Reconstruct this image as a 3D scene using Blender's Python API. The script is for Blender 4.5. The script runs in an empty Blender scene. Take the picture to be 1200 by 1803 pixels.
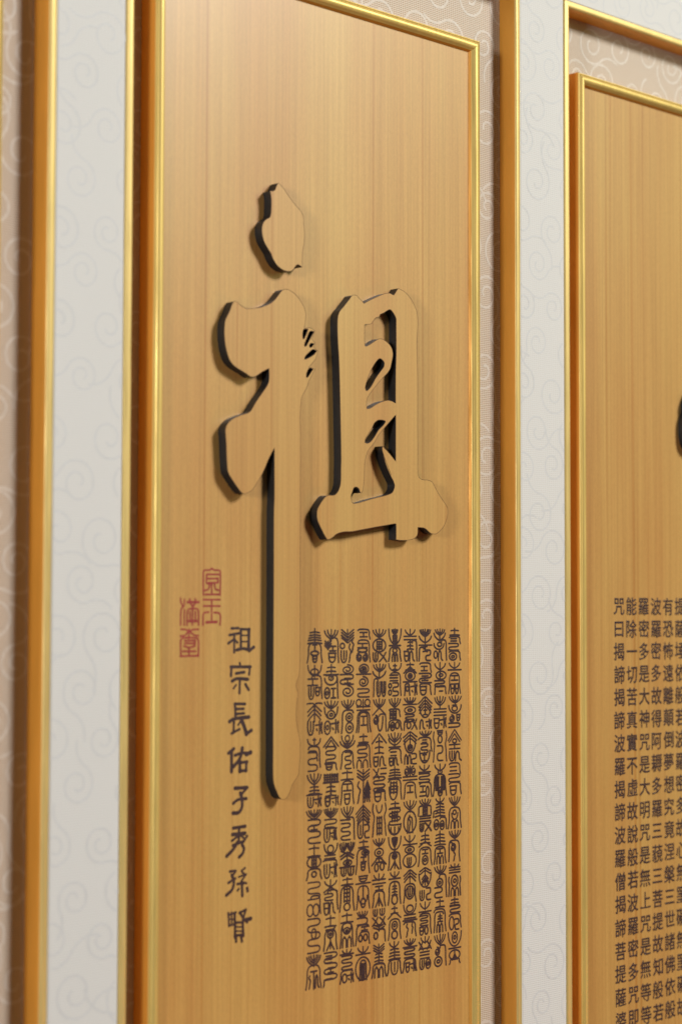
import bpy, bmesh, math, random
from mathutils import Vector, Matrix

S = bpy.context.scene
C = S.collection
MM = 0.001

# ------------------------------------------------------------------ camera
cam_d = bpy.data.cameras.new('camera')
cam = bpy.data.objects.new('camera', cam_d)
C.objects.link(cam)
r = Vector((0.7136191741452802, -0.7005286509372829, 0.0026987975467476903))
u = Vector((-0.0387563953094742, -0.03563344924376027, 0.9986131378655139))
w = Vector((0.6994609468117743, 0.7127340783987971, 0.05257867794261798))
M = Matrix(((r.x, u.x, -w.x, 0), (r.y, u.y, -w.y, 0), (r.z, u.z, -w.z, 0), (0, 0, 0, 1)))
M.translation = Vector((-0.8509705, -0.9283076, -0.0102751))
cam.matrix_world = M
cam_d.sensor_fit = 'VERTICAL'
cam_d.sensor_height = 36.0
cam_d.lens = 36.0 * 3435.5 / 1803.0
cam_d.clip_start = 0.05
cam_d.clip_end = 50
cam_d.dof.use_dof = True
cam_d.dof.focus_distance = 1.38
cam_d.dof.aperture_fstop = 5.2
S.camera = cam

# ------------------------------------------------------------------ room light and added fills
wd = bpy.data.worlds.new('World'); S.world = wd; wd.use_nodes = True
wd.node_tree.nodes['Background'].inputs[0].default_value = (1.0, 0.96, 0.9, 1)
wd.node_tree.nodes['Background'].inputs[1].default_value = 0.04
S.view_settings.view_transform = 'Standard'
S.view_settings.look = 'None'
S.view_settings.gamma = 1
S.view_settings.exposure = 0

def lamp(name, loc, target, size, power, col, size_y=None):
    d = bpy.data.lights.new(name, 'AREA'); d.energy = power; d.color = col
    d.size = size
    if size_y:
        d.shape = 'RECTANGLE'; d.size_y = size_y
    o = bpy.data.objects.new(name, d); C.objects.link(o)
    o.location = loc
    o.rotation_euler = (Vector(target) - Vector(loc)).to_track_quat('-Z', 'Y').to_euler()
    return o
lamp('ceiling_lamp', (2.05, -3.0, 2.45), (0.05, 0, -0.1), 0.85, 180, (1.0, 0.985, 0.97))
lamp('added_left_fill', (-2.35, -0.86, 0.3), (0.1, 0, -0.02), 0.35, 31, (1.0, 0.98, 0.95))  # added fill from the left, brightens frame sides and softens slab shadows
lamp('added_sheen_fill', (1.55, -1.5, 1.0), (0.05, 0, 0.2), 0.7, 4.8, (0.90, 1.0, 0.35), 1.0)  # added yellowish fill, no window; puts a sheen on the upper wood
lamp('added_red_low_fill', (0.95, -1.15, -0.85), (0.05, 0, -0.4), 0.35, 2.3, (1.0, 0.28, 0.08))  # added red fill from below, no altar lamp; reddens the lower wood

# ------------------------------------------------------------------ materials
def new_mat(name):
    m = bpy.data.materials.new(name); m.use_nodes = True
    return m, m.node_tree.nodes, m.node_tree.links, m.node_tree.nodes['Principled BSDF']

def ramp(N, stops):
    n = N.new('ShaderNodeValToRGB')
    e = n.color_ramp.elements
    while len(e) < len(stops): e.new(0.5)
    for i, (p, c) in enumerate(stops):
        e[i].position = p; e[i].color = (*c, 1)
    return n

def mapping(N, L, scale, loc=(0, 0, 0)):
    tc = N.new('ShaderNodeNewGeometry')
    mp = N.new('ShaderNodeMapping'); mp.inputs['Scale'].default_value = scale
    mp.inputs['Location'].default_value = loc
    L.new(tc.outputs['Position'], mp.inputs[0])
    return mp

def noise(N, L, mp, sc, det=3, rough=0.5):
    n = N.new('ShaderNodeTexNoise'); n.inputs['Scale'].default_value = sc
    n.inputs['Detail'].default_value = det; n.inputs['Roughness'].default_value = rough
    L.new(mp.outputs[0], n.inputs['Vector'])
    return n

def mix(N, L, fac, a, b, mode='MIX'):
    n = N.new('ShaderNodeMix'); n.data_type = 'RGBA'; n.blend_type = mode
    if isinstance(fac, (int, float)): n.inputs[0].default_value = fac
    else: L.new(fac, n.inputs[0])
    for i, x in ((6, a), (7, b)):
        if isinstance(x, tuple): n.inputs[i].default_value = (*x, 1)
        else: L.new(x, n.inputs[i])
    return n.outputs[2]

def wood_mat(name, off, light=(0.585, 0.346, 0.100), dark=(0.530, 0.268, 0.073)):
    m, N, L, P = new_mat(name)
    broad = noise(N, L, mapping(N, L, (26, 26, 0.55), off), 1.0, 3, 0.55)
    fine = noise(N, L, mapping(N, L, (520, 520, 5.0), off), 1.0, 5, 0.65)
    line = noise(N, L, mapping(N, L, (210, 210, 0.9), off), 1.0, 1, 0.5); line.inputs['Distortion'].default_value = 0.25
    patch = noise(N, L, mapping(N, L, (14, 14, 5), off), 1.0, 3, 0.55)
    pore = noise(N, L, mapping(N, L, (2600, 2600, 420), off), 1.0, 2, 0.7)
    c1 = ramp(N, [(0.33, dark), (0.66, light)]); L.new(broad.outputs[0], c1.inputs[0])
    l1 = ramp(N, [(0.27, (0.80, 0.62, 0.42)), (0.36, (1, 1, 1))]); L.new(line.outputs[0], l1.inputs[0])
    f1 = ramp(N, [(0.3, (0.84, 0.79, 0.72)), (0.65, (1.08, 1.09, 1.1))]); L.new(fine.outputs[0], f1.inputs[0])
    p1 = ramp(N, [(0.3, (0.9, 0.88, 0.86)), (0.7, (1.06, 1.06, 1.06))]); L.new(pore.outputs[0], p1.inputs[0])
    c = mix(N, L, 0.75, c1.outputs[0], l1.outputs[0], 'MULTIPLY')
    c = mix(N, L, 0.8, c, f1.outputs[0], 'MULTIPLY')
    c = mix(N, L, 1.0, c, p1.outputs[0], 'MULTIPLY')
    q1 = ramp(N, [(0.35, (0.97, 0.93, 0.87)), (0.65, (1.0, 1.03, 1.0))]); L.new(patch.outputs[0], q1.inputs[0])
    c = mix(N, L, 1.0, c, q1.outputs[0], 'MULTIPLY')
    L.new(c, P.inputs['Base Color'])
    P.inputs['Roughness'].default_value = 0.46
    P.inputs['Specular IOR Level'].default_value = 0.5
    P.inputs['Coat Weight'].default_value = 0.65; P.inputs['Coat Roughness'].default_value = 0.33
    b = N.new('ShaderNodeBump'); b.inputs['Strength'].default_value = 0.12; b.inputs['Distance'].default_value = 0.0003
    L.new(fine.outputs[0], b.inputs['Height']); L.new(b.outputs[0], P.inputs['Normal'])
    return m

def gold_mat(name, col, rough, metal=0.9, var=0.0):
    m, N, L, P = new_mat(name)
    nz = noise(N, L, mapping(N, L, (500, 500, 25)), 1.0, 3, 0.6)
    rr = ramp(N, [(0.3, (rough * 0.8,) * 3), (0.7, (rough * 1.25,) * 3)]); L.new(nz.outputs[0], rr.inputs[0])
    L.new(rr.outputs[0], P.inputs['Roughness'])
    cc = ramp(N, [(0.3, tuple(x * (1 - 0.10) for x in col)), (0.7, tuple(min(1, x * 1.06) for x in col))])
    nb = noise(N, L, mapping(N, L, (60, 60, 12)), 1.0, 3, 0.6)
    L.new(nb.outputs[0], cc.inputs[0]); L.new(cc.outputs[0], P.inputs['Base Color'])
    P.inputs['Metallic'].default_value = metal
    return m

def cloth_mat(name, base, thread, rib=5200.0, amt=0.5, spots=None):
    m, N, L, P = new_mat(name)
    g = N.new('ShaderNodeNewGeometry'); sp = N.new('ShaderNodeSeparateXYZ'); L.new(g.outputs['Position'], sp.inputs[0])
    wob = noise(N, L, mapping(N, L, (90, 90, 90)), 1.0, 2)
    def wave(sock, k):
        a = N.new('ShaderNodeMath'); a.operation = 'MULTIPLY'; a.inputs[1].default_value = k; L.new(sock, a.inputs[0])
        q = N.new('ShaderNodeMath'); q.operation = 'MULTIPLY_ADD'; q.inputs[1].default_value = 2.2; L.new(wob.outputs[0], q.inputs[0]); L.new(a.outputs[0], q.inputs[2])
        s = N.new('ShaderNodeMath'); s.operation = 'SINE'; L.new(q.outputs[0], s.inputs[0])
        h = N.new('ShaderNodeMath'); h.operation = 'MULTIPLY_ADD'; h.inputs[1].default_value = 0.5; h.inputs[2].default_value = 0.5; L.new(s.outputs[0], h.inputs[0])
        return h.outputs[0]
    wz = wave(sp.outputs[2], rib); wx = wave(sp.outputs[0], rib * 0.62)
    mu = N.new('ShaderNodeMath'); mu.operation = 'MULTIPLY'; L.new(wz, mu.inputs[0]); L.new(wx, mu.inputs[1])
    mxx = N.new('ShaderNodeMath'); mxx.operation = 'MULTIPLY_ADD'; mxx.inputs[1].default_value = 0.5; L.new(wz, mxx.inputs[0]); L.new(mu.outputs[0], mxx.inputs[2])
    grain = noise(N, L, mapping(N, L, (1500, 1500, 2600)), 1.0, 2, 0.6)
    k = N.new('ShaderNodeMath'); k.operation = 'MULTIPLY'; k.inputs[1].default_value = amt; L.new(mxx.outputs[0], k.inputs[0])
    c = mix(N, L, k.outputs[0], base, thread)
    gr = ramp(N, [(0.25, (0.9, 0.9, 0.9)), (0.75, (1.06, 1.06, 1.06))]); L.new(grain.outputs[0], gr.inputs[0])
    c = mix(N, L, 1.0, c, gr.outputs[0], 'MULTIPLY')
    L.new(c, P.inputs['Base Color']); P.inputs['Roughness'].default_value = 0.75
    P.inputs['Specular IOR Level'].default_value = 0.25
    b = N.new('ShaderNodeBump'); b.inputs['Strength'].default_value = 0.35; b.inputs['Distance'].default_value = 0.0002
    L.new(mxx.outputs[0], b.inputs['Height']); L.new(b.outputs[0], P.inputs['Normal'])
    return m

def ink_mat(name, a, b_, rough, sp=0.5):
    m, N, L, P = new_mat(name)
    n = noise(N, L, mapping(N, L, (260, 260, 260)), 1.0, 4, 0.7)
    c = ramp(N, [(0.3, a), (0.7, b_)]); L.new(n.outputs[0], c.inputs[0]); L.new(c.outputs[0], P.inputs['Base Color'])
    P.inputs['Roughness'].default_value = rough; P.inputs['Specular IOR Level'].default_value = sp
    return m

WOOD = wood_mat('pale_cypress_veneer', (0, 0, 0))
WOOD2 = wood_mat('pale_cypress_veneer_b', (0.73, 0, 1.9), (0.58, 0.345, 0.098), (0.52, 0.268, 0.073))
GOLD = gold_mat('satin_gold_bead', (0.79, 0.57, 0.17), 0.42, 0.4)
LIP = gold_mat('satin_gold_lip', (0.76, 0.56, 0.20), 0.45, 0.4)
SIDE = gold_mat('gold_side_painted_reflection', (0.74, 0.35, 0.05), 0.48, 0.3)  # same gold, with the orange reflection of the wood painted into its colour
WHITE = cloth_mat('ivory_brocade', (0.72, 0.715, 0.695), (0.64, 0.62, 0.57), 4200.0, 0.45)
BEIGE = cloth_mat('rose_beige_brocade', (0.70, 0.63, 0.53), (0.38, 0.26, 0.16), 4600.0, 0.7)
MOTIF = ink_mat('grey_brocade_thread', (0.605, 0.607, 0.605), (0.655, 0.655, 0.645), 0.6, 0.3)
MOTIF2 = ink_mat('ivory_brocade_thread', (0.69, 0.635, 0.56), (0.61, 0.55, 0.47), 0.6, 0.3)
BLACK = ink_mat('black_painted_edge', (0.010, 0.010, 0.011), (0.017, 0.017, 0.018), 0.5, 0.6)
RIM = ink_mat('brown_cut_edge', (0.10, 0.05, 0.02), (0.16, 0.08, 0.03), 0.6, 0.3)
INK = ink_mat('dark_brown_ink', (0.030, 0.014, 0.016), (0.062, 0.032, 0.032), 0.45)
RED = ink_mat('vermilion_seal_ink', (0.24, 0.012, 0.013), (0.36, 0.045, 0.036), 0.6)

# ------------------------------------------------------------------ helpers
def link_mesh(name, me, mats, parent=None, loc=None):
    o = bpy.data.objects.new(name, me); C.objects.link(o)
    for m in (mats if isinstance(mats, (list, tuple)) else [mats]): me.materials.append(m)
    if parent: o.parent = parent
    if loc: o.location = loc
    return o

def mesh_from(name, V, F, mats, parent=None, loc=None, mi=None, smooth=False):
    me = bpy.data.meshes.new(name); me.from_pydata(V, [], F)
    if mi:
        for p, i in zip(me.polygons, mi): p.material_index = i
    if smooth:
        for p in me.polygons: p.use_smooth = True
    me.update()
    return link_mesh(name, me, mats, parent, loc)

def box(V, F, x0, x1, y0, y1, z0, z1):
    b = len(V)
    V += [(x0, y0, z0), (x1, y0, z0), (x1, y1, z0), (x0, y1, z0), (x0, y0, z1), (x1, y0, z1), (x1, y1, z1), (x0, y1, z1)]
    F += [tuple(b + i for i in f) for f in ((0, 3, 2, 1), (4, 5, 6, 7), (0, 1, 5, 4), (1, 2, 6, 5), (2, 3, 7, 6), (3, 0, 4, 7))]

def thing(name, label, cat, loc, group=None):
    o = bpy.data.objects.new(name, None); C.objects.link(o); o.location = loc
    o.empty_display_size = 0.02
    o['label'] = label; o['category'] = cat
    if group: o['group'] = group
    return o

def catmull(P, n=6, closed=False, corner=0.55):
    """smooth a polyline, keeping sharp corners (cos of turn below corner)"""
    m = len(P); out = []
    def g(i): return P[i % m] if closed else P[max(0, min(m - 1, i))]
    def sharp(i):
        if not closed and (i <= 0 or i >= m - 1): return True
        a, b, c = Vector(g(i - 1)), Vector(g(i)), Vector(g(i + 1))
        d, e = b - a, c - b
        if d.length < 1e-9 or e.length < 1e-9: return True
        return d.normalized().dot(e.normalized()) < corner
    rng = range(m) if closed else range(m - 1)
    for i in rng:
        p0, p1, p2, p3 = map(Vector, (g(i - 1), g(i), g(i + 1), g(i + 2)))
        L_ = (p2 - p1).length
        def tang(a, b, c):
            d = (c - a)
            return d.normalized() * L_ * 0.9 if d.length > 1e-9 else Vector((0, 0))
        t1 = (p2 - p1) if sharp(i) else tang(p0, p1, p2)
        t2 = (p2 - p1) if sharp(i + 1) else tang(p1, p2, p3)
        for k in range(n):
            t = k / n; t2_, t3_ = t * t, t * t * t
            q = p1 * (2 * t3_ - 3 * t2_ + 1) + t1 * (t3_ - 2 * t2_ + t) + p2 * (-2 * t3_ + 3 * t2_) + t2 * (t3_ - t2_)
            out.append((q.x, q.y))
    if not closed: out.append(tuple(P[-1]))
    return out

def ribbon(V, F, pts, wd_, y, closed=False, taper=None, cap=True):
    """flat stroke in the XZ plane, facing the room (-Y)"""
    m = len(pts)
    if m < 2: return
    b = len(V); dirs = []
    for i in range(m):
        if closed: a, c = Vector(pts[i - 1]), Vector(pts[(i + 1) % m])
        else: a, c = Vector(pts[max(0, i - 1)]), Vector(pts[min(m - 1, i + 1)])
        d = c - a
        dirs.append(d.normalized() if d.length > 1e-12 else Vector((1, 0)))
    for i in range(m):
        k = 1.0 if taper is None else taper(i / (m - 1))
        n = Vector((-dirs[i].y, dirs[i].x)) * (wd_ * 0.5 * k)
        p = Vector(pts[i])
        V.append((p.x + n.x, y, p.y + n.y)); V.append((p.x - n.x, y, p.y - n.y))
    rng = range(m) if closed else range(m - 1)
    for i in rng:
        j = (i + 1) % m
        F.append((b + 2 * i, b + 2 * j, b + 2 * j + 1, b + 2 * i + 1))
    if cap and not closed:
        for i, sgn in ((0, -1), (m - 1, 1)):
            k = 1.0 if taper is None else taper(i / (m - 1))
            d = dirs[i] * sgn; n = Vector((-dirs[i].y, dirs[i].x)); rr = wd_ * 0.5 * k
            c0 = len(V)
            for q in range(1, 4):
                a = math.pi * q / 4
                p = Vector(pts[i]) + n * (math.cos(a) * rr) + d * (math.sin(a) * rr)
                V.append((p.x, y, p.y))
            F.append((b + 2 * i, c0, c0 + 1, c0 + 2, b + 2 * i + 1))

def sweep_rect(name, x0, x1, z0, z1, prof, mats, parent, mi, smooth=True):
    """profile (inset, y) carried round a rectangle with mitred corners; one mesh per side"""
    cs = [((x0, z0), (1, 1)), ((x1, z0), (-1, 1)), ((x1, z1), (-1, -1)), ((x0, z1), (1, -1))]
    for k in range(4):
        (ax, az), (asx, asz) = cs[k]; (bx, bz), (bsx, bsz) = cs[(k + 1) % 4]
        V = []; F = []; I = []
        NS = 24; hx = 0.00005 * (1 if bx > ax else -1 if bx < ax else 0); hz = 0.00005 * (1 if bz > az else -1 if bz < az else 0)
        horizontal = abs(az - bz) < 1e-9
        for s in range(NS + 1):
            t = s / NS
            for (i_, y_) in prof:
                pa = (ax + asx * i_ + hx, az + asz * i_ + hz); pb = (bx + bsx * i_ - hx, bz + bsz * i_ - hz)
                V.append((pa[0] + (pb[0] - pa[0]) * t, y_, pa[1] + (pb[1] - pa[1]) * t))
        n = len(prof)
        for s in range(NS):
            for j in range(n - 1):
                F.append((s * n + j, s * n + j + 1, (s + 1) * n + j + 1, (s + 1) * n + j)); I.append(mi[j])
        o = mesh_from(name, V, F, mats, parent, mi=I, smooth=False)
        me = o.data
        bm = bmesh.new(); bm.from_mesh(me); bmesh.ops.recalc_face_normals(bm, faces=bm.faces)
        # make the gold face the room
        bm.faces.ensure_lookup_table()
        tot = sum(f.normal.y * f.calc_area() for f in bm.faces)
        if tot > 0: bmesh.ops.reverse_faces(bm, faces=bm.faces)
        bm.to_mesh(me); bm.free()
        if smooth:
            me.polygons.foreach_set('use_smooth', [True] * len(me.polygons))
            try: me.set_sharp_from_angle(angle=math.radians(35))
            except Exception: pass

def spirals(x0, x1, z0, z1, y, wd_, seed, R=0.0155):
    """woven scroll pattern: chained curls, clipped to the cloth"""
    rnd = random.Random(seed); V = []; F = []
    k = 0; zz = z0 - R; row = 0
    while zz < z1 + R:
        xx = x0 - R + (row % 2) * R * 1.15
        while xx < x1 + R:
            rr = R * rnd.uniform(0.72, 1.08); cx = xx + rnd.uniform(-.2, .2) * R; cz = zz + rnd.uniform(-.25, .25) * R
            sg = 1 if (row + int((xx - x0) / R)) % 2 else -1; ph = rnd.uniform(0, 6.28)
            pts = []
            for i in range(46):
                t = i / 45; a = ph + sg * t * 9.6; q = rr * (0.16 + 0.84 * t ** 0.8)
                pts.append((cx + q * math.cos(a), cz + q * math.sin(a)))
            a = ph + sg * 9.6; d = Vector((-math.sin(a), math.cos(a))) * sg; p = Vector(pts[-1])
            for i in range(1, 14):
                d.rotate(Matrix.Rotation(-sg * 0.10, 2)); p = p + d * rr * 0.11; pts.append((p.x, p.y))
            run = []
            k += 1; yy = y - (k * 5 % 13) * 0.000004
            for q in pts + [None]:
                if q and x0 < q[0] < x1 and z0 < q[1] < z1: run.append(q)
                else:
                    if len(run) > 3: ribbon(V, F, run, wd_, yy, cap=False)
                    run = []
            xx += R * 2.3
        zz += R * 1.95; row += 1
    return V, F

# traced outlines of the raised character and the brush strokes, in 0.1 mm on the plaque
DOT=[-19,2696,-34,2666,-42,2648,-64,2636,-85,2635,-75,2585,-75,2518,-84,2466,-117,2444,-144,2418,-155,2381,-151,2337,-134,2295,-101,2255,-76,2229,-56,2194,-21,2158,30,2135,75,2131,115,2143,144,2177,166,2187,200,2173,202,2213,203,2273,216,2328,221,2396,213,2455,208,2515,179,2548,138,2576,87,2617,37,2665,-9,2696]
RAD=[-392,1879,-408,1856,-424,1818,-443,1786,-461,1753,-468,1717,-469,1669,-466,1633,-458,1586,-445,1545,-425,1505,-397,1477,-357,1457,-317,1442,-285,1430,-252,1415,-220,1414,-187,1429,-147,1454,-88,1481,-87,1408,-99,1373,-154,1307,-203,1249,-243,1194,-271,1177,-315,1164,-355,1149,-395,1131,-434,1102,-451,1077,-456,1052,-451,999,-447,945,-444,886,-436,808,-424,779,-384,733,-352,699,-311,665,-279,665,-231,687,-183,743,-134,813,-86,901,-38,971,-37,818,-36,641,-40,562,-39,197,-39,-287,-39,-711,-38,-952,-37,-1132,-31,-1175,-20,-1205,-3,-1236,17,-1268,38,-1284,67,-1286,88,-1272,116,-1232,133,-1196,158,-1167,187,-1133,193,-1084,199,-1024,199,-963,198,-920,186,-877,173,-828,164,-779,164,-718,170,-657,178,-609,167,-584,161,-559,171,-529,188,-487,192,-413,194,-167,192,263,192,632,191,706,191,892,191,1078,187,1170,192,1264,200,1314,221,1347,251,1393,264,1426,306,1492,324,1512,263,1519,319,1574,347,1634,306,1655,323,1685,288,1709,318,1766,275,1781,219,1771,229,1816,234,1866,223,1903,193,1943,159,1973,116,1999,74,2011,39,2007,15,1991,-10,1963,-43,1928,-92,1895,-158,1869,-223,1854,-288,1845,-304,1851,-336,1861,-364,1879]
RAD_H=[[215,1764,258,1772,241,1736,221,1703,209,1701,206,1726],[272,1758,312,1761,280,1715,241,1658,226,1651,222,1665,245,1711],[280,1680,314,1681,288,1653,270,1651,267,1666],[301,1642,339,1635,306,1604,246,1573,224,1567,230,1588,271,1623],[269,1515,305,1509,281,1483,253,1451,240,1452,244,1480]]
ELE=[664,2041,638,2013,611,1985,576,1949,549,1923,533,1893,527,1854,527,1784,532,1696,541,1602,546,1507,551,1381,564,945,562,859,560,774,543,726,516,696,490,686,457,686,431,681,392,648,354,600,343,567,348,520,374,475,406,429,435,394,455,395,485,408,524,433,590,449,670,454,737,465,886,490,996,507,1080,520,1091,516,1091,411,1150,408,1249,418,1299,447,1306,503,1378,498,1436,466,1486,462,1523,478,1567,515,1604,576,1611,626,1604,656,1567,694,1523,737,1486,780,1450,823,1406,834,1349,835,1317,851,1306,880,1305,1008,1303,1205,1303,1535,1295,1798,1305,1905,1295,1997,1247,2071,1180,2122,1114,2141,1107,2142,1077,2103,1063,2089,1021,2098,974,2089,882,2051,809,2017,775,1999,755,2014,728,2030,700,2046]
ELE_H=[[782,1857,810,1862,846,1869,857,1883,873,1898,878,1908,901,1919,924,1928,930,1942,965,1957,1007,1981,1030,1987,1058,1970,1087,1934,1089,1902,1090,1686,1085,1568,1084,1345,1050,1356,1004,1359,948,1345,893,1322,838,1293,804,1286,802,1337,816,1370,856,1415,934,1490,1022,1569,1045,1630,1056,1683,1040,1727,1003,1756,957,1774,924,1774,901,1765,846,1734,801,1711,785,1713,781,1759],[929,1641,962,1628,974,1610,966,1583,939,1555,893,1505,847,1443,811,1411,793,1410,788,1432,802,1472,824,1519,847,1559,892,1615],[907,1216,939,1222,981,1218,984,1209,958,1181,921,1153,875,1098,839,1063,807,1052,786,1057,789,1079,821,1120,857,1167,875,1194],[1086,1268,1086,946,1014,1003,956,1043,955,1016,972,975,1005,912,1042,850,961,987,995,912,1037,846,1075,790,1072,760,1051,730,996,710,858,680,723,646,676,642,662,655,656,693,669,720,680,744,702,754,729,744,746,714,763,725,774,765,780,814,785,913,796,958,817,1004,871,1056,921,1120,1013,1204]]
CLER=[[[12,[-335,-191,-277,-189]],[12,[-352,-233,-273,-222]],[12,[-311,-226,-311,-342]],[12,[-311,-259,-361,-285]],[11,[-308,-263,-285,-281]],[13,[-256,-198,-255,-319]],[12,[-259,-196,-182,-198]],[16,[-188,-198,-190,-322]],[7,[-250,-235,-191,-236]],[7,[-250,-275,-191,-275]],[14,[-290,-327,-232,-319,-184,-330]],[15,[-184,-333,-146,-311]]],[[11,[-263,-411,-260,-426]],[14,[-339,-434,-172,-436]],[13,[-333,-434,-337,-490]],[12,[-178,-436,-184,-485]],[13,[-295,-476,-225,-469]],[15,[-327,-523,-289,-509,-195,-515]],[12,[-263,-514,-265,-601]],[9,[-294,-548,-315,-570]],[13,[-215,-546,-188,-581]]],[[13,[-305,-668,-217,-671]],[14,[-302,-668,-296,-758]],[12,[-293,-701,-229,-701]],[12,[-293,-732,-226,-730]],[16,[-348,-778,-310,-762,-184,-755]],[12,[-310,-779,-313,-849]],[12,[-330,-853,-263,-829]],[9,[-275,-802,-246,-768]],[19,[-246,-773,-222,-817,-204,-862]],[16,[-204,-860,-163,-840]]],[[15,[-355,-976,-309,-950]],[17,[-329,-971,-328,-1093]],[14,[-300,-992,-245,-981,-168,-985]],[17,[-239,-949,-245,-984,-268,-1026,-320,-1067]],[17,[-259,-1031,-258,-1096]],[14,[-256,-1040,-197,-1038]],[14,[-203,-1038,-206,-1095]],[14,[-255,-1092,-203,-1093]],[19,[-203,-990,-168,-979]]],[[17,[-298,-1199,-196,-1201]],[12,[-196,-1203,-240,-1237]],[17,[-252,-1232,-240,-1268,-239,-1320,-265,-1353,-315,-1354]],[14,[-312,-1293,-272,-1272,-201,-1270]]],[[15,[-311,-1448,-209,-1444]],[14,[-262,-1445,-264,-1540]],[17,[-317,-1488,-212,-1488]],[12,[-264,-1497,-322,-1527]],[11,[-247,-1498,-223,-1517]],[12,[-194,-1506,-223,-1539]],[14,[-313,-1556,-229,-1539]],[16,[-276,-1539,-310,-1580,-365,-1619]],[14,[-235,-1560,-220,-1583,-231,-1612,-260,-1634]]],[[12,[-338,-1717,-289,-1717]],[11,[-289,-1721,-318,-1749]],[15,[-321,-1740,-303,-1785,-317,-1831,-366,-1863]],[12,[-349,-1787,-291,-1764]],[10,[-210,-1706,-239,-1721]],[9,[-236,-1730,-207,-1746,-262,-1758]],[10,[-201,-1746,-245,-1790,-198,-1803]],[12,[-274,-1801,-221,-1801]],[14,[-236,-1804,-232,-1878]],[10,[-262,-1832,-273,-1842]],[14,[-192,-1834,-188,-1852]]],[[11,[-348,-1975,-341,-2057]],[10,[-348,-1988,-284,-1977]],[9,[-322,-1973,-318,-2055]],[7,[-339,-2014,-295,-2019]],[9,[-338,-2053,-295,-2049]],[14,[-296,-1980,-292,-2063]],[12,[-255,-1984,-202,-1968]],[12,[-202,-1968,-225,-2026]],[12,[-252,-1980,-220,-2023,-190,-2048]],[18,[-202,-2033,-161,-2029]],[13,[-292,-2041,-292,-2132]],[13,[-228,-2039,-222,-2131]],[11,[-289,-2041,-225,-2044]],[7,[-289,-2067,-225,-2074]],[7,[-289,-2093,-225,-2100]],[12,[-295,-2121,-222,-2122]],[12,[-283,-2133,-283,-2159]],[11,[-242,-2129,-233,-2164]]]]
REDS=[[[8,[-570,17,-571,164,-562,173,-518,176,-503,186]],[8,[-503,186,-484,176,-443,175,-431,166,-432,18]],[8,[-537,148,-443,149]],[8,[-544,147,-546,93,-530,88]],[8,[-536,121,-449,123]],[8,[-530,95,-452,97]],[8,[-449,99,-452,118]],[8,[-517,89,-530,55,-558,48]],[8,[-502,93,-501,22]],[8,[-480,89,-473,56,-445,49]],[8,[-554,22,-442,23]]],[[8,[-570,-11,-432,-10]],[8,[-569,-50,-432,-50]],[8,[-501,-11,-500,-153]],[12,[-544,-152,-459,-150]],[8,[-571,-170,-571,-106,-560,-92,-525,-89]],[8,[-431,-168,-429,-111,-441,-94,-482,-91]]],[[8,[-754,-3,-751,-27,-735,-55,-750,-74,-752,-170]],[8,[-723,-10,-725,-45,-735,-60]],[8,[-723,-74,-724,-170]],[11,[-699,-27,-607,-26]],[8,[-681,-8,-674,-36,-659,-50]],[8,[-635,-7,-637,-36,-653,-50]],[8,[-656,-45,-658,-167]],[8,[-701,-170,-698,-83,-683,-69,-622,-68,-610,-83,-608,-170]],[8,[-677,-87,-676,-149]],[8,[-634,-87,-633,-149]],[10,[-686,-144,-624,-144]]],[[8,[-749,-195,-706,-198,-688,-209]],[8,[-608,-196,-657,-198,-679,-210]],[8,[-755,-237,-718,-233,-685,-205]],[8,[-608,-236,-645,-231,-682,-205]],[8,[-685,-195,-685,-252]],[8,[-748,-361,-751,-265,-736,-249,-623,-250,-609,-262,-608,-363]],[8,[-754,-361,-607,-360]],[8,[-718,-265,-632,-265]],[8,[-718,-282,-635,-283]],[8,[-724,-298,-684,-308,-638,-299]],[8,[-635,-268,-638,-299]],[8,[-733,-331,-632,-332]],[8,[-684,-308,-684,-360]]]]

# ------------------------------------------------------------------ the setting
PER = 0.420                    # the same opening repeats along the wall
D = 0.01446                    # depth of the recesses
V = []; F = []
box(V, F, -1.9, 1.9, D, D + 0.03, -1.2, 1.4)
wall = mesh_from('wall', V, F, BEIGE); wall['kind'] = 'structure'
V, F = spirals(-0.60, 0.62, -0.33, 0.50, D - 0.00004, 0.0019, 5)
o = mesh_from('woven_scroll', V, F, MOTIF2, wall); o['kind'] = 'stuff'

# white brocade facing with three openings (face butts against the gold lips)
LX0, LX1, LTOP, LBOT = -0.12417, 0.24393, 0.45904, -0.56      # outer edges of an opening's lip
pan = thing('brocade_panel', 'ivory brocade facing panel with faint curling scrolls between and above the gold lined openings', 'wall panel', (0, 0, LBOT))
def strip(x0, x1, z0, z1, name, seed):
    V = []; F = []
    box(V, F, x0, x1, 0.0, D - 0.0005, z0 - LBOT, z1 - LBOT)
    o = mesh_from(name, V, F, WHITE, pan)
    bm = bmesh.new(); bm.from_mesh(o.data)
    bmesh.ops.bevel(bm, geom=[e for e in bm.edges], offset=0.0004, segments=2, affect='EDGES')
    bm.to_mesh(o.data); bm.free()
    V, F = spirals(max(x0, -0.56) + .0006, min(x1, 0.56) - .0006, max(z0, -0.34) - LBOT + .0006, min(z1, 0.55) - LBOT - .0006, -0.00002, 0.0014, seed)
    s = mesh_from('woven_scroll', V, F, MOTIF, o); s['kind'] = 'stuff'
e = 0.0002
strip(LX1 - PER + e, LX0 - e, LBOT, LTOP + e, 'brocade_strip', 11)
strip(LX1 + e, LX0 + PER - e, LBOT, LTOP + e, 'brocade_strip', 12)
strip(-1.0, 1.1, LTOP + 2 * e, LTOP + 0.3, 'brocade_strip', 13)

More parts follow.
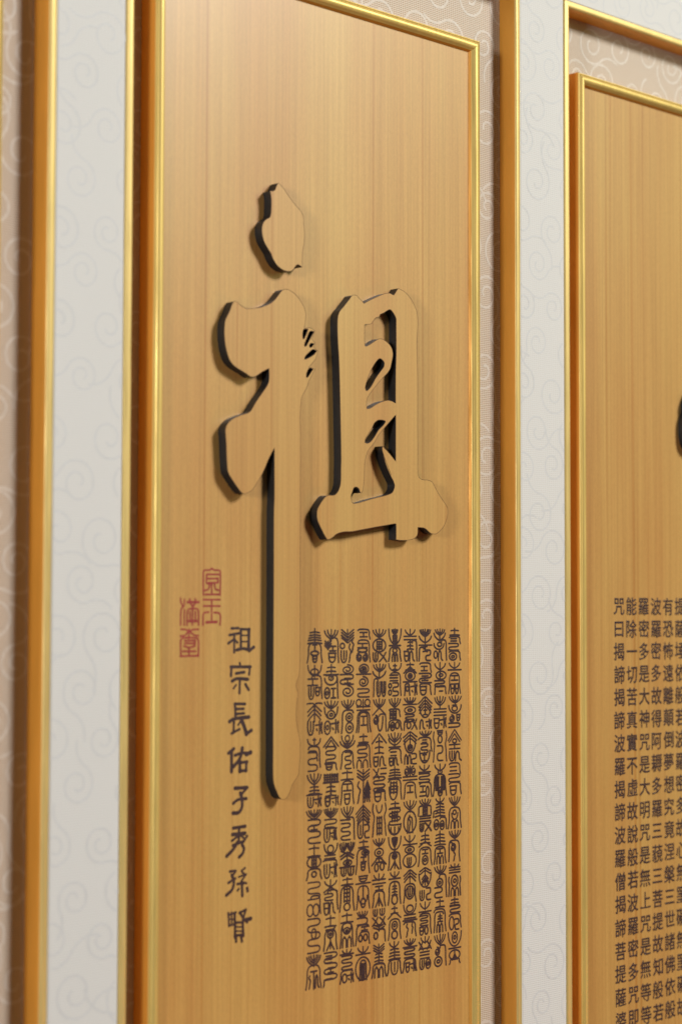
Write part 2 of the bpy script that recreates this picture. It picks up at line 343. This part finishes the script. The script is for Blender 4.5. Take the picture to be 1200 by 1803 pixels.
# gold lined openings
LW = 0.0056
lip = [(0.0, D - 0.0006), (0.0, -0.0004), (0.0004, -0.0009), (0.0010, -0.0011), (0.0014, -0.0011), (0.0020, -0.0013), (0.0034, -0.0016), (0.0046, -0.0014), (0.0052, -0.0010), (LW, -0.0003), (LW, 0.0040), (LW, D - 0.0001)]
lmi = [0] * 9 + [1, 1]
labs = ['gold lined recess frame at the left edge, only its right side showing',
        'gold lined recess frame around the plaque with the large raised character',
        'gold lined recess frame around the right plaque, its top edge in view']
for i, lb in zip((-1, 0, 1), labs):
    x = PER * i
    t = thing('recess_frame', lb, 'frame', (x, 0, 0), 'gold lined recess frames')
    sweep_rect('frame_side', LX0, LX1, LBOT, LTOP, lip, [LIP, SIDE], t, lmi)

# ------------------------------------------------------------------ plaques
PW, PT, PB, YW = 0.3012, 0.4064, -0.505, 0.00323
MW = 0.0094
bead = [(0.0, D - 0.0003), (0.0, 0.0036), (0.0, 0.0006), (0.0003, 0.0000), (0.0010, -0.0003), (0.0016, 0.0001), (0.0019, 0.0002), (0.0023, -0.0005),
        (0.0032, -0.0012), (0.0042, -0.0015), (0.0052, -0.0014), (0.0062, -0.0010), (0.0070, -0.0003), (0.0074, 0.0004), (0.0078, 0.0006), (0.0082, 0.0012), (0.0088, 0.0024), (MW, YW + 0.0002)]
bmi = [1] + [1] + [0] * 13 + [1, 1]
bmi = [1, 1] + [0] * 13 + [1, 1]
def plaque(x, label, wood):
    t = thing('wooden_plaque', label, 'plaque', (x, 0, 0), 'gold framed wooden plaques')
    V = []; F = []
    box(V, F, MW - 0.0006, PW - MW + 0.0006, YW, D - 0.001, PB + MW - 0.0006, PT - MW + 0.0006)
    mesh_from('wood_panel', V, F, wood, t)
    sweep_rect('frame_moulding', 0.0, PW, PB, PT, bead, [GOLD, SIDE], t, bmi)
    return t
XP = -0.10102
pl = plaque(XP, 'gold framed pale wood plaque with one large raised character and a red seal mark', WOOD)
pr = plaque(XP + PER - 0.0052, 'gold framed pale wood plaque with long columns of sutra text at the right', WOOD2)
pq = plaque(XP - PER + 0.0064, 'gold framed wooden plaque cut off by the left edge of the view', WOOD2)

# ------------------------------------------------------------------ raised character
def pairs(a): return [(a[i] * 0.0001, a[i + 1] * 0.0001) for i in range(0, len(a), 2)]
YS = YW - 0.00706
def slab(outline, holes, label, parent, dx):
    loops = [catmull(pairs(outline), 5, True, 0.6)] + [catmull(pairs(h), 5, True, 0.35) for h in holes]
    cu = bpy.data.curves.new('stroke_slab', 'CURVE'); cu.dimensions = '2D'; cu.fill_mode = 'BOTH'
    cu.extrude = 0.00353
    for lp in loops:
        sp = cu.splines.new('POLY'); sp.points.add(len(lp) - 1)
        for q, (a, b) in zip(sp.points, lp): q.co = (a - dx, b, 0, 1)
        sp.use_cyclic_u = True
    tmp = bpy.data.objects.new('tmp', cu); C.objects.link(tmp)
    dg = bpy.context.evaluated_depsgraph_get()
    me = bpy.data.meshes.new_from_object(tmp.evaluated_get(dg))
    bpy.data.objects.remove(tmp)
    # curve plane XY -> wall plane XZ
    me.transform(Matrix(((1, 0, 0, 0), (0, 0, -1, (YW + YS) / 2), (0, 1, 0, 0), (0, 0, 0, 1))))
    me.materials.clear()
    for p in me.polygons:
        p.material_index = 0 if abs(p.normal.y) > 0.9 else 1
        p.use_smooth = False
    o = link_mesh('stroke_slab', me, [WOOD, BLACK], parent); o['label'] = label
    V = []; F = []
    for lp in loops: ribbon(V, F, [(a - dx, b) for a, b in lp], 0.00032, YS - 0.00003, True)
    mesh_from('cut_edge', V, F, RIM, o)
    return o
slab(DOT, [], 'raised wooden dot stroke with black sides, topmost piece of the large character', pl, XP)
slab(RAD, RAD_H, 'raised left radical with a long black edged tail', pl, XP)
slab(ELE, ELE_H, 'raised right half of the large character with barred openings', pl, XP)
TOPR = [4506,1675,4479,1611,4479,1550,4452,1486,4446,1379,4463,1288,4501,1244,4560,1225,4650,1262,4760,1320,4900,1345,5060,1330,5200,1375,5290,1440,5300,1520,5210,1570,5060,1560,4930,1530,4830,1545,4800,1620,4790,1730,4720,1800,4620,1790,4550,1740]
slab(TOPR, [], 'raised stroke of a large character, black side just showing at the right edge', pr, XP + PER - 0.0052)

# ------------------------------------------------------------------ brush and seal characters
def stroke_char(strokes, mat, y, dx, parent, bevel=1.0):
    V = []; F = []
    for k, (wd_, a) in enumerate(strokes):
        pts = catmull(pairs(a), 4, False, 0.5)
        ribbon(V, F, pts, wd_ * 0.000145 * bevel, y - k * 0.000012, taper=(lambda t: 0.92 + 0.16 * abs(2 * t - 1)))
    V = [(x - dx, yy, z) for x, yy, z in V]
    return mesh_from('character', V, F, mat, parent)
for c in CLER: stroke_char(c, INK, YW - 0.00006, XP, pl)
for c in REDS:
    o = stroke_char(c, RED, YW - 0.00006, XP, pl); o['label'] = 'red seal script character'

def comp(code, n, x0, y0, x1, y1, rnd):
    """one component of a seal script character as polylines in its box (y down)"""
    W_, H_ = x1 - x0, y1 - y0
    P = []
    def a(*q): P.append([(x0 + u_ * W_, y0 + v_ * H_) for u_, v_ in q])
    def ell(cx, cy, rx, ry, t0=0, t1=1, m=16):
        P.append([(x0 + (cx + rx * math.cos(2 * math.pi * (t0 + (t1 - t0) * i / m))) * W_, y0 + (cy + ry * math.sin(2 * math.pi * (t0 + (t1 - t0) * i / m))) * H_) for i in range(m + 1)])
        if t1 - t0 == 1: P[-1][-1] = P[-1][0]
    if code == 'I': a((.5, 0), (.5, 1))
    elif code == 'H':
        for i in range(n):
            v = i / max(1, n - 1) if n > 1 else .5
            a((0, v), (1, v))
    elif code == 'E':
        a((.5, -.06), (.5, 1))
        for i in range(n):
            v = .22 + .78 * i / max(1, n - 1); e_ = .18 * (1 - i / n)
            a((e_, v + .03), (.5, v - .03), (1 - e_, v + .03))
    elif code == 'F':
        a((.5, 0), (.5, 1))
        m = (n - 1) // 2
        for i in range(m):
            s = 1 - i / m * .85 if m > 1 else 1
            b = 1 - .22 * i
            a((.5 - .5 * s, .12 * (m - i) / m), (.5 - .42 * s, .45 * b), (.5 - .2 * s, .78 * b), (.5, .92 * b), (.5 + .2 * s, .78 * b), (.5 + .42 * s, .45 * b), (.5 + .5 * s, .12 * (m - i) / m))
    elif code == 'C':
        a((.5, 0), (.5, 1))
        for i in range(n):
            v = i / (n + 1.0)
            a((0 + .03 * i, v + .42), (.2, v + .25), (.5, v), (.8, v + .25), (1 - .03 * i, v + .42))
    elif code == 'B':
        a((.5, 0), (.5, 1))
        for i in range(n):
            v = i / (n + .6)
            a((.04, v), (.28, v + .2), (.5, v + .38), (.72, v + .2), (.96, v))
    elif code == '^': a((0, 1), (.25, .5), (.5, 0), (.75, .5), (1, 1))
    elif code == 'A': a((0, 1), (.08, .6), (.09, .25), (.2, .06), (.5, 0), (.8, .06), (.91, .25), (.92, .6), (1, 1))
    elif code == 'R': a((0, .12), (.1, .02), (.5, 0), (.82, .05), (.93, .25), (.93, .6), (1, 1))
    elif code == 'L': a((1, .12), (.9, .02), (.5, 0), (.18, .05), (.07, .25), (.07, .6), (0, 1))
    elif code == 'S':
        q = [(0, 0)]
        for i in range(n):
            v = i / n; d = 1 / n
            if i % 2 == 0: q += [(.7, v), (.93, v + .12 * d), (1, v + .45 * d), (.93, v + .82 * d), (.7, v + .98 * d)]
            else: q += [(.3, v + .02 * d), (.07, v + .14 * d), (0, v + .5 * d), (.07, v + .84 * d), (.3, v + .98 * d)]
        q.append((1 if n % 2 == 0 else 0, 1)); a(*q)
    elif code == 'O': ell(.5, .5, .5, .5)
    elif code == 'D': ell(.5, .5, .5, .5); ell(.5, .5, .2, .16)
    elif code == 'Q': a((0, .06), (1, .06)); a((.06, .06), (.1, .7), (.3, 1), (.7, 1), (.9, .7), (.94, .06)); a((.1, .5), (.9, .5))
    elif code == 'G': a((0, .04), (1, .04)); a((.5, .04), (.5, .96)); a((0, .96), (1, .96))
    elif code == 'U': a((0, 0), (.06, .5), (.25, .88), (.5, 1), (.75, .88), (.94, .5), (1, 0))
    elif code == 'Y': a((.05, 0), (.05, .6), (.25, .95), (.5, 1), (.75, .95), (.95, .6), (.95, 0)); a((.5, 0), (.5, .75))
    elif code in 'Pp':
        pts = []
        for i in range(22):
            t = i / 21; an = -math.pi * .5 + t * 3.4 * math.pi; q = .5 * (1 - .78 * t)
            px = .5 + q * math.cos(an) * (1 if code == 'P' else -1)
            pts.append((px, .5 + q * math.sin(an)))
        a(*pts)
    elif code == 'N': a((0, 1), (.12, .2), (.35, 0), (.6, .2), (.7, .8), (1, 1))
    elif code == 'M':
        a((0, 1), (.04, .3), (.2, 0), (.4, .3), (.42, 1)); a((.58, 1), (.6, .3), (.8, 0), (.96, .3), (1, 1))
    elif code == 'W': a((.3, 0), (0, .2), (.6, .4), (.3, .65), (.2, .85), (0, 1))
    elif code == 'w': a((.7, 0), (1, .2), (.4, .4), (.7, .65), (.8, .85), (1, 1))
    elif code == 'X': a((0, 0), (.6, .5), (1, 1)); a((.9, 0), (.6, .45), (0, 1))
    elif code == 'T': a((0, .3), (1, .24)); a((.62, 0), (.66, .6), (.62, 1)); a((.18, .6), (.3, .72)); a((.95, .1), (.9, .6), (1, .95))
    elif code == 'J': a((.5, 0), (.5, .9)); a((.5, .25), (.3, .6), (0, 1)); a((.5, .25), (.7, .6), (1, 1))
    elif code == 'K':
        for i in range(4): a((0, .08 + .28 * i), (1, .08 + .28 * i))
        a((.5, 0), (.5, 1)); a((.03, 0), (.03, 1)); a((.97, 0), (.97, 1))
    return P

SEALS = [
'E5 0 0 10 4;A 0 4 10 10;E2 3 4 7 6.5;O 2.5 6.5 7.5 7.8;Q 3.5 7.8 6.5 9.7/U .5 0 9.5 3;O 2.5 1 7.5 2.7;I 4.9 0 5.1 3.5;R 3 3 10 10;G .5 4 7 6;Y 1 6.5 4.5 10;Q 5.5 6.5 8.5 9/R 0 .5 5 2.2;L 5 .5 10 2.2;C3 .5 1 9.5 6;Y .5 6 4.5 10;T 5.5 6 10 9.8/U .5 .5 9 2.5;E1 3.5 .3 6.5 2;R 1 2.7 9 9;R 1 4 7 7;S3 1 4.5 7 10/F5 .5 0 9.5 3.5;E3 1 3.5 9 6;H1 0 6.3 10 6.3;Y .5 7 4.5 10;T 5 6.8 9.5 9.8/F7 0 0 10 3;S4 1 3 9 10;G 3 4.5 7 6/E2 0 0 10 3;K 3.5 3 6.5 6.5;O .5 3 9.5 6.5;A 0 6.8 10 10;O 3.5 7.6 6.5 9.2/S3 1 0 9 5;R 3 4 9.5 9.5;O .5 6.5 4.5 10;O 4.5 6.5 8.5 10/S5 1 0 9 10;O 3.5 3 6.5 6/F7 .5 0 9.5 3.3;A 0 3 10 10;H1 3 4.8 7 4.9;I 5 4.8 5.2 10;W 2 6 3.5 9.8;N 6 6 8.5 9.8',
'F5 .5 0 9.5 3;R 4 2.5 10 10;B3 .5 3.5 5 6;G 4 5 8 6.5;Q 3 7 8 9.8/E3 1 0 9 3;H1 0 2.8 10 3;R 5 3 9.5 10;O 3.5 3.2 6.5 4.6;U .5 4 9 6;D .5 6.8 4 10;G 5 7 8 10/F5 .5 0 9.5 2.5;U .5 2 9.5 5.5;D 2.5 3 7.5 5.5;D .5 6 4.5 10;T 5 5.8 10 9.8/^ 0 0 10 3;^ 1.5 1 8.5 3.5;S4 1.5 3 8 8;R 1 7.8 9 10;Q 1.5 8.2 6 10/K .5 .5 4.5 3;K 5.5 .5 9.5 3;H1 0 3 10 3.1;E3 1 3.5 9 7;Q 1 7.3 4.5 10;T 5.5 7 10 10/F7 .5 0 9.5 3;S2 1 3.3 9 6;R .5 5.7 9 9.5;Y .5 6.5 4.5 10;T 5 6.7 8.5 9.5/U .5 0 9.5 3;O 3 .3 7 2.5;H2 1 3.3 8 4.3;R 0 4.7 9.5 6.5;Y .5 6 4.5 10;T 5 5.7 9 10/F3 1 0 9 2;J .5 1.5 9.5 3.5;R 3 3 10 9;S2 1 4 6.5 6;Q .5 6.5 4 10;N 4.3 6.5 8 10/E2 .5 0 9.5 3;S1 2 3 8 4;A .5 4 9.5 10;D 3 4.3 7 6.5;J 2.5 6.5 7.5 10/S5 1 0 9.5 8;L .5 7.8 7 10;H3 2 1 6 3;G 3.5 4.5 7 6',
'B4 .5 0 9.5 4;O 0 4.2 3 5.8;Y .5 6.5 4.5 10;W 6 4.5 8 10;W 8 3 10 7/P .5 0 9.5 3;S2 0 3 9 6;G 3 4 7 5.7;P .5 6.3 9.5 10/F5 1 0 9.5 2.8;L 1 3 9 10;D 4 4 8.5 6.5;D 4 6.8 9 10/U 1 0 9 2.5;O 3.5 0 6.5 2;F5 0 1.5 10 4;A .5 4.5 9.5 10;S4 3.5 5 7.5 10/E2 0 0 10 2.5;A .5 3 9.5 10;G 2.5 3.9 7.5 6;Q 3 6.8 7 10/F5 1 0 9 3.5;H1 .5 3.8 7 4;R 6 3.3 10 10;S4 1 5 7 10/F5 0 0 5 3;F5 5 0 10 3;X 1 2.5 9 5;C2 .5 3 9.5 5.5;D 2.5 5.3 8 7;H1 0 7.3 10 7.5;Y 1 7.8 4.5 10;Y 5.5 7.8 9.5 10/E2 .5 0 10 2;A 0 2.5 10 10;K 3 3 7 7.2;O 3 7.5 7 9.7/E2 0 0 10 2.5;A .5 2.7 9.5 10;U 2 3.5 8 6;D 3 4.2 7 6;M 2 6.8 8 10/F3 2 0 8 1.5;H1 .5 1.3 9.5 1.5;S4 1.5 1.8 8.5 6;L .5 6.2 9 10;O 2 7.3 5 9.8;T 5.5 7 9.5 10',
'R 1 0 9.5 3;G 2.5 .9 7.5 2.3;R 1 3.2 9.5 10;G 1 4.3 7.5 5.7;O 1 5.7 7.5 7;p 0 7.2 4 10;P 4 7.2 8 10/O 2 0 8.5 2.8;D 3 .7 7 2.3;H1 0 3 10 3.1;P 1 3.7 8.5 7;S2 1 7.5 9 10/O 0 0 3.5 2;O 6 0 9.5 2;I 4.6 0 5 2.5;H2 .5 2.2 9.5 3.2;A 0 3.7 10 10;A 1.6 3.9 8.4 10;G 3.4 5 6.8 8/E2 1 0 9 2.3;R 1 2.7 10 10;S3 1 3.3 7.5 7;M .5 7.5 8 10/B3 .5 0 9.5 3.5;I 4.8 3 5.2 10;W 1 3.5 4 10;C4 5.7 3.5 9.8 9.7/C5 0 0 10 6;Y 1 6 5 10;S2 6 6 9 10/E2 1 0 9.5 2;A 0 2.5 9.5 10;D 4 2.9 9 4.5;G 3.5 5 7 6.6;Q 3.5 7 6.5 9/Q 2 0 8 1.7;H1 0 2.2 10 2.3;A .5 3 9.5 10;I 4.9 3.5 5.1 7;U 2 6 8 8.5;O 3.5 6.7 6.5 9.5/F5 1 0 8 2;S1 1 2 8 4;L 0 4 9 10;G 4 4.6 8 5.8;R 3 6.2 9.5 10;O 2 7 4.5 9;O 5.5 7 8 9/F3 1.5 0 8.5 2;H1 0 2 10 2.3;O 0 3 10 10;A 2.5 4 7.5 10;K 4 5 6 9.5',
'F5 .5 0 9.5 2.7;I 4.9 2 5.1 3;O .5 3 9.5 7;K 3.2 3.7 6.8 6.3;Y .5 7.3 4 10;X 5 7.2 10 10/F5 1 0 9.5 2.5;F3 .5 2 9.5 4.5;L 1 4.5 4 10;Y 3 5.5 6 10;Y 6.8 5.5 9.5 10/F5 1 0 9 3;^ .5 2.8 9.5 5;R 5 4.7 10 10;P .5 5 4.5 8;U 3.5 5.5 7.5 10/^ 0 0 10 3;E3 1.5 1.5 8.5 6;Q 1 7 4.5 10;N 5.5 7 9.5 10/X 1 0 5 3;H2 6 0 10 1.6;S4 1 2.5 9 7;R 3 6.5 9.5 10;Q 1.5 7.2 6.5 10/W .5 0 2.5 10;w 8 0 10 10;U 3 .5 7 2.8;K 3.5 4 6.8 9.5/F5 1 0 9 2.5;D 2 3 8 5.5;^ 0 5.3 10 8;G 3 6 7 7.2;O 2 7.6 4.5 10;O 5.8 7.4 8.5 9.7/F3 1.5 0 8.5 2;H2 .5 1.8 9.5 3;G 2.5 3.7 7.5 5;A .5 5.2 9.5 10;J 2.5 6 7.5 10/Y 1 0 4 2;Y 5.5 0 9 2;X .5 2.5 4.5 5;X 5.5 2.5 9.5 5;B2 1 4.7 9 6.7;R 5 6.2 9.5 10;O 1.5 7 4 9/B3 1 0 9 3;E4 1.5 2 8.5 6;A 0 5.7 10 10;M 2 6.7 8 10',
'U .5 0 9.5 4.7;F5 3 0 7 1.8;K 3.6 1.9 6.4 4.5;H1 1 5 9 5.2;A .5 5.6 9.5 10;O 3.5 5.9 6.5 7.3;M 3 7.5 7 10/U .5 0 9.5 2.3;E2 3.2 .2 6.8 1.8;R 2 2.8 9.5 10;H3 1.5 3.5 7 5.3;O .5 6.2 2.5 7.5;O .5 8.2 2.5 9.7;S3 3.5 6 7.5 10/F5 1 0 9 3;R 1 3.3 9 5.7;K 1.5 3.9 6 6.3;A 0 6.7 10 10;D 2 7.4 5 10;O 5.5 7.4 8 9.5/F5 .5 0 9.5 3;F3 .5 1.5 9.5 4;H1 1 4.3 9 4.5;R 1 4.9 10 9.5;H2 2 5.9 6 7;Q 1 7.6 4 10;N 4.5 7.5 7.5 10/E4 0 0 10 3.3;R .5 3.7 10 10;K 2 4.4 6.5 8;U 1 6 7 10/E2 1 0 9.5 1.8;S4 1 2 9 7;K 3 2.8 7 6;U .5 6.8 9.5 10;Y 2 7.7 8 9.8/U .5 0 9.5 4;F7 3 0 7 3.4;I 4.9 3 5.1 5;A .5 4.6 9.5 10;D 3.3 5.2 6.7 6.7;J 2 6.8 8 10/F3 2 0 8 1.8;H1 1 2 9 2.2;A .5 3 9.5 10;E4 3 3.6 7 7;O 3 7.2 7 10/E2 2 0 8 2;^ .5 1.5 9.5 3.5;A .5 3.7 9.5 10;D 3 4.5 7 7;O 3 7.4 7 9.8/F3 1.5 0 8 1.8;E4 .5 1.5 9.5 5.2;A 0 5.4 10 10;Y 2.5 6.2 7.5 10',
'F3 1.5 0 8.5 2;H2 .5 2.3 9.5 3.3;E3 2.5 3.5 7.5 6.3;R 6.5 3.5 10 10;Q .5 6.8 4 10;N 4.5 6.8 8 10/E2 1 0 9 2;^ .5 1 9.5 3;O 1.5 2.5 8.5 5.4;D 3.5 3.2 6.5 4.7;H1 0 5.7 10 5.9;A 1 6.3 4.8 10;O 2 7.2 4 8.7;T 5.5 6.2 10 10/F5 1 0 9 2;H1 0 2 10 2.2;D 1 2.8 9 5;S3 1.5 5.2 8 7.5;L .5 7.2 4 10;O 2.7 7.7 5.5 9.7;X 6 6.8 10 10/C3 0 0 10 4;U 1 2.8 9 6.5;D 3.3 4 6.7 5.8;M 1 7 5.5 10;S2 6 6.8 9.5 10/P .5 0 4.5 3;p 5.5 0 9.5 3;I 4.9 0 5.1 3;H2 0 3.2 10 4.2;A .5 4.9 9.5 10;G 3 6 7 8.2/F5 .5 0 9.5 3;I 4.9 2 5.1 3.5;O .5 3.3 9.5 10;A 3 5 7 10;W 4.2 4.5 6 9.5/F3 1 0 8.5 2.3;H1 0 2.7 10 3;D 1.5 3.4 8 5.5;O 0 5.8 9.5 10;Y 3 7 6 9.5/C3 .5 0 9.5 4;A .5 4.3 9.5 10;O 2 5 8 9;Y 3.3 5.7 6.7 8.3/U .5 0 9.5 3;O 2.6 .2 7.4 2.3;H2 1 3.2 9 4.2;H1 0 4.8 10 5;R .5 5.4 9.5 10;W 2.5 6 4.5 10;W 6.5 6 7.5 9/F5 1 0 9 2;H1 0 2.2 10 2.4;S3 1 2.8 8.5 5.6;A 0 6 10 10;Q 2 7 4.8 10;T 5.5 6.7 9 10',
'F7 1 0 9 2.5;F3 .5 2 9.5 4.5;H1 .5 5 10 5.2;E2 3 5 7 7;L .5 5.7 4 10;S2 5.5 6.7 9 10/R 1 0 9.5 3;G 2 1 6.5 2.5;S2 .5 3.3 9.5 6.3;G 2.5 4.1 7 5.5;R 1 6.5 9.5 10;Q 1 7.2 6 10/C4 0 0 10 5;U 1 3.2 9 6.5;E2 3.3 3.7 6.7 5.5;N 1 7 4.5 10;T 5.5 7 9.5 10/F5 1 0 9.5 1.8;R 0 2 10 6.5;H2 3 2.8 6 3.6;S3 2 4 7 7;U 1 6.2 8.5 10;E2 2.5 6.8 6.5 9.3/F3 1 0 8 1.8;H1 .5 2 9 2.2;S3 .5 2.7 8.5 5.4;R 1 5.4 10 10;G 1.5 6.5 5 8.5;H1 1 9.5 5 9.7;O 5.7 6.7 7.7 10/F5 1 0 9 2.2;L 0 2 5 5;R 6 2 9.5 4.7;K 3.4 2.5 6.6 4.8;H3 1 5.2 9 6.8;Y 1 7.5 4 10;X 5 7.3 9.5 10/E3 1 0 9 3;^ .5 2.5 9.5 4;A 0 4.2 10 10;G 3 4.9 7 6.3;D 3 6.9 7 9.7/C2 1 0 9 2.5;U .5 1.7 9.5 6;C3 2.7 2.2 7.3 5.3;Y 1 7 4.5 10;S2 6 6.3 9 10/F3 1.5 0 8.5 2.3;H1 .5 2.7 9.5 3;R 1 3.5 9.5 10;S4 1.5 4.2 7 7.3;Q 1 7.6 4 10;O 4.7 7.6 7 10/F3 2 0 8 2;X .5 1.5 3.5 4;X 6.5 1.5 9.5 4;H4 1.5 3.7 8 6.7;Y 1 7.2 4.5 10;D 5.5 7 9 10',
'F5 1.5 0 8.5 2;F3 .5 1 9 3.8;R 6 3.5 10 10;O 3 4.2 6.2 5.5;U .5 4.7 8 6.5;O .5 7 3 9.3;N 3.7 6.8 7 10/F3 1 0 9 2.3;D 2 2.7 9.5 5.3;I 4.9 2 5.1 5.5;S2 1 5.7 8.5 7.6;L 1 7.4 4 10;R 4 7.4 9.5 10;H1 4.5 9 7 9.2/F5 1 0 9 3;I 4.9 2.5 5.1 4;H3 .5 4 9.5 6;Q .5 6.8 4.5 10;T 5 6.5 9.5 10/W 0 .5 1.5 10;w 8.5 .5 10 10;Q 3 0 7 1.5;O 3.5 1.7 6.5 4;S2 3 5 7 9.7/F3 1 0 9 2.3;O 3.5 2 6.5 3;A 0 3.2 10 10;K 1.8 4 4 8.3;K 6 4 8.2 8.3;D 3.5 7.3 6.5 10/F3 2 0 8 1.5;E5 1 .8 9 5.7;L 0 4 3 6;R 5 6.2 10 10;D .5 6.8 4 10;D 5 7.2 8 10/E4 .5 0 9.5 4;A .5 4.6 9.5 10;G 3 5.2 7 6.8;M 2.5 7.3 7.5 10/F5 1 0 9.5 2.7;R 4.5 2.7 10 10;D 2.5 4 7 6.5;S2 1 6.8 6.5 10/E2 1 0 9 2.2;R .5 2.8 9.5 10;L .5 3.7 7.5 10;E3 3 4.5 7 6.7;M 2.5 7.2 7 10/F5 1 0 9 3.5;R 5 3.5 9.5 10;P 1 4 5 6.8;D 1 7 6.5 10',
'E2 .5 0 9.5 2;R 1 2.4 9.5 4.7;H2 2 3.1 6.5 3.9;S2 .5 4.6 8 6.8;R 1 7 9.5 10;D 1 7.7 6.5 10/F3 1 0 9 2;H1 0 2.3 10 2.6;A .5 3.4 9.5 10;G 2.5 4.2 7.5 5.8;Q 2 6.7 4.8 10;Q 5.5 6.7 8 10/F5 1 0 10 2.5;H2 3.5 2 6.5 3;U .5 3 10 5.5;O 3 3.2 7 4.8;P .5 6 5 8.5;Q 6.5 5.9 9 8;S1 .5 8.7 9 10/^ 0 0 10 3.5;^ 1 1.3 9 4;O 3.5 3 6.5 4.3;G 1 4.8 9 6.2;Y 1 7 5 10;N 5.5 7 10 10/R 1 0 9.5 3.5;H2 1.5 1.2 6.5 2.4;S2 .5 3.5 9 6;R 1 6.2 10 10;Q 1.5 7.2 6.5 10/F5 1 0 9 3;I 4.9 2.3 5.1 3.5;A 0 3.3 10 10;O 3.8 4.3 6.2 5.7;U 2.7 5.2 7.3 7.2;M 2.2 7.4 7.8 10/F5 1 0 9.5 2.7;R 1 3.2 9 10;P 1.8 4.2 6 6.8;W 4.2 6.3 6 9.7;L .5 3.7 3 9.7/F3 2 0 8 1.3;H3 1 1 9 2.6;W .5 4 1.5 10;D 2.5 3.5 7.5 7;w 8.5 4 9.5 10;M 2.2 7.3 7.8 10/E3 1 0 9 2.5;S2 1.5 2.3 9 4.6;R 1 5 10 9.5;O 1 5.9 4.5 10;S2 5.2 6.7 8 10/U 0 0 10 4.5;D 3 0 7 3.5;H1 .5 5 9.5 5.2;O 1 5.8 9 8.8;J 3 6.2 7 8.8;A 1 8.3 9 10']
rnd = random.Random(4)
GX0, GPX, GZ0, GPZ = 0.0389 + 0.0006, 0.01518, -0.02012, 0.02359
for ci, col in enumerate(SEALS):
    for ri, rec in enumerate(col.strip().split('/')):
        V = []; F = []; k = 0
        gx = GX0 + GPX * ci - 0.0070; gz = GZ0 - GPZ * ri
        for part in rec.split(';'):
            f = part.split()
            if len(f) < 5: continue
            x0, y0, x1, y1 = (float(t) / 10 for t in f[1:5])
            for pl_ in comp(f[0][0], int(f[0][1:] or 1), x0, y0, x1, y1, rnd):
                jx, jy = rnd.uniform(-.008, .008), rnd.uniform(-.006, .006)
                pts = [(gx + (px + jx) * 0.0137 - XP, gz - (py + jy) * 0.0219) for px, py in pl_]
                pts = catmull(pts, 3, False, 0.35)
                ribbon(V, F, pts[:-1] if pl_[0] == pl_[-1] else pts, 0.00122 * rnd.uniform(.92, 1.08), YW - 0.00006 - (k % 22) * 0.000012, closed=pl_[0] == pl_[-1]); k += 1
        mesh_from('character', V, F, INK, pl)

SUTRA = ['咒曰揭諦揭諦波羅揭諦波羅僧揭諦菩提薩婆訶', '能除一切苦真實不虛故說般若波羅密多咒即說',
         '羅密多是大神咒是大明咒是無上咒是無等等咒', '波羅密多故得阿耨多羅三藐三菩提故知般若波',
         '有恐怖遠離顛倒夢想究竟涅槃三世諸佛依般若', '提薩埵依般若波羅密多故心無罣礙無罣礙故無']
XR = XP + PER - 0.0052
fc = bpy.data.curves.new('t', 'FONT'); fc.align_x = 'CENTER'; fc.size = 1.0; fc.resolution_u = 2
fo = bpy.data.objects.new('t', fc); C.objects.link(fo)
cache = {}
def glyph(ch):
    if ch in cache: return cache[ch]
    fc.body = ch; fc.bevel_depth = 0.017; fc.bevel_resolution = 0
    bpy.context.view_layer.update()
    dg = bpy.context.evaluated_depsgraph_get()
    me = bpy.data.meshes.new_from_object(fo.evaluated_get(dg))
    xs = [v.co.x for v in me.vertices]; ys = [v.co.y for v in me.vertices]
    cx, cy = (min(xs) + max(xs)) / 2, 0.38
    sx, sy = 0.0143, 0.0147
    for v in me.vertices:
        a, b = v.co.x - cx, v.co.y - cy
        b2 = b + 0.05 * (a * a * 4 - .4) * (1 if b < -.1 else .3)      # clerical script: level strokes swell and lift at the ends
        v.co = (a * sx, -v.co.z * 0.004, b2 * sy)
    me.materials.clear(); me.materials.append(INK)
    cache[ch] = me
    return me
rnd = random.Random(9)
for ci, col in enumerate(SUTRA):
    for ri, ch in enumerate(col[:19]):
        o = bpy.data.objects.new('character', glyph(ch)); C.objects.link(o)
        o.parent = pr
        o.location = (0.3655 + 0.01588 * ci - XR + rnd.uniform(-1, 1) * .0002, YW - 0.00006, -0.0029 - 0.01768 * ri + rnd.uniform(-1, 1) * .0002)
bpy.data.objects.remove(fo)
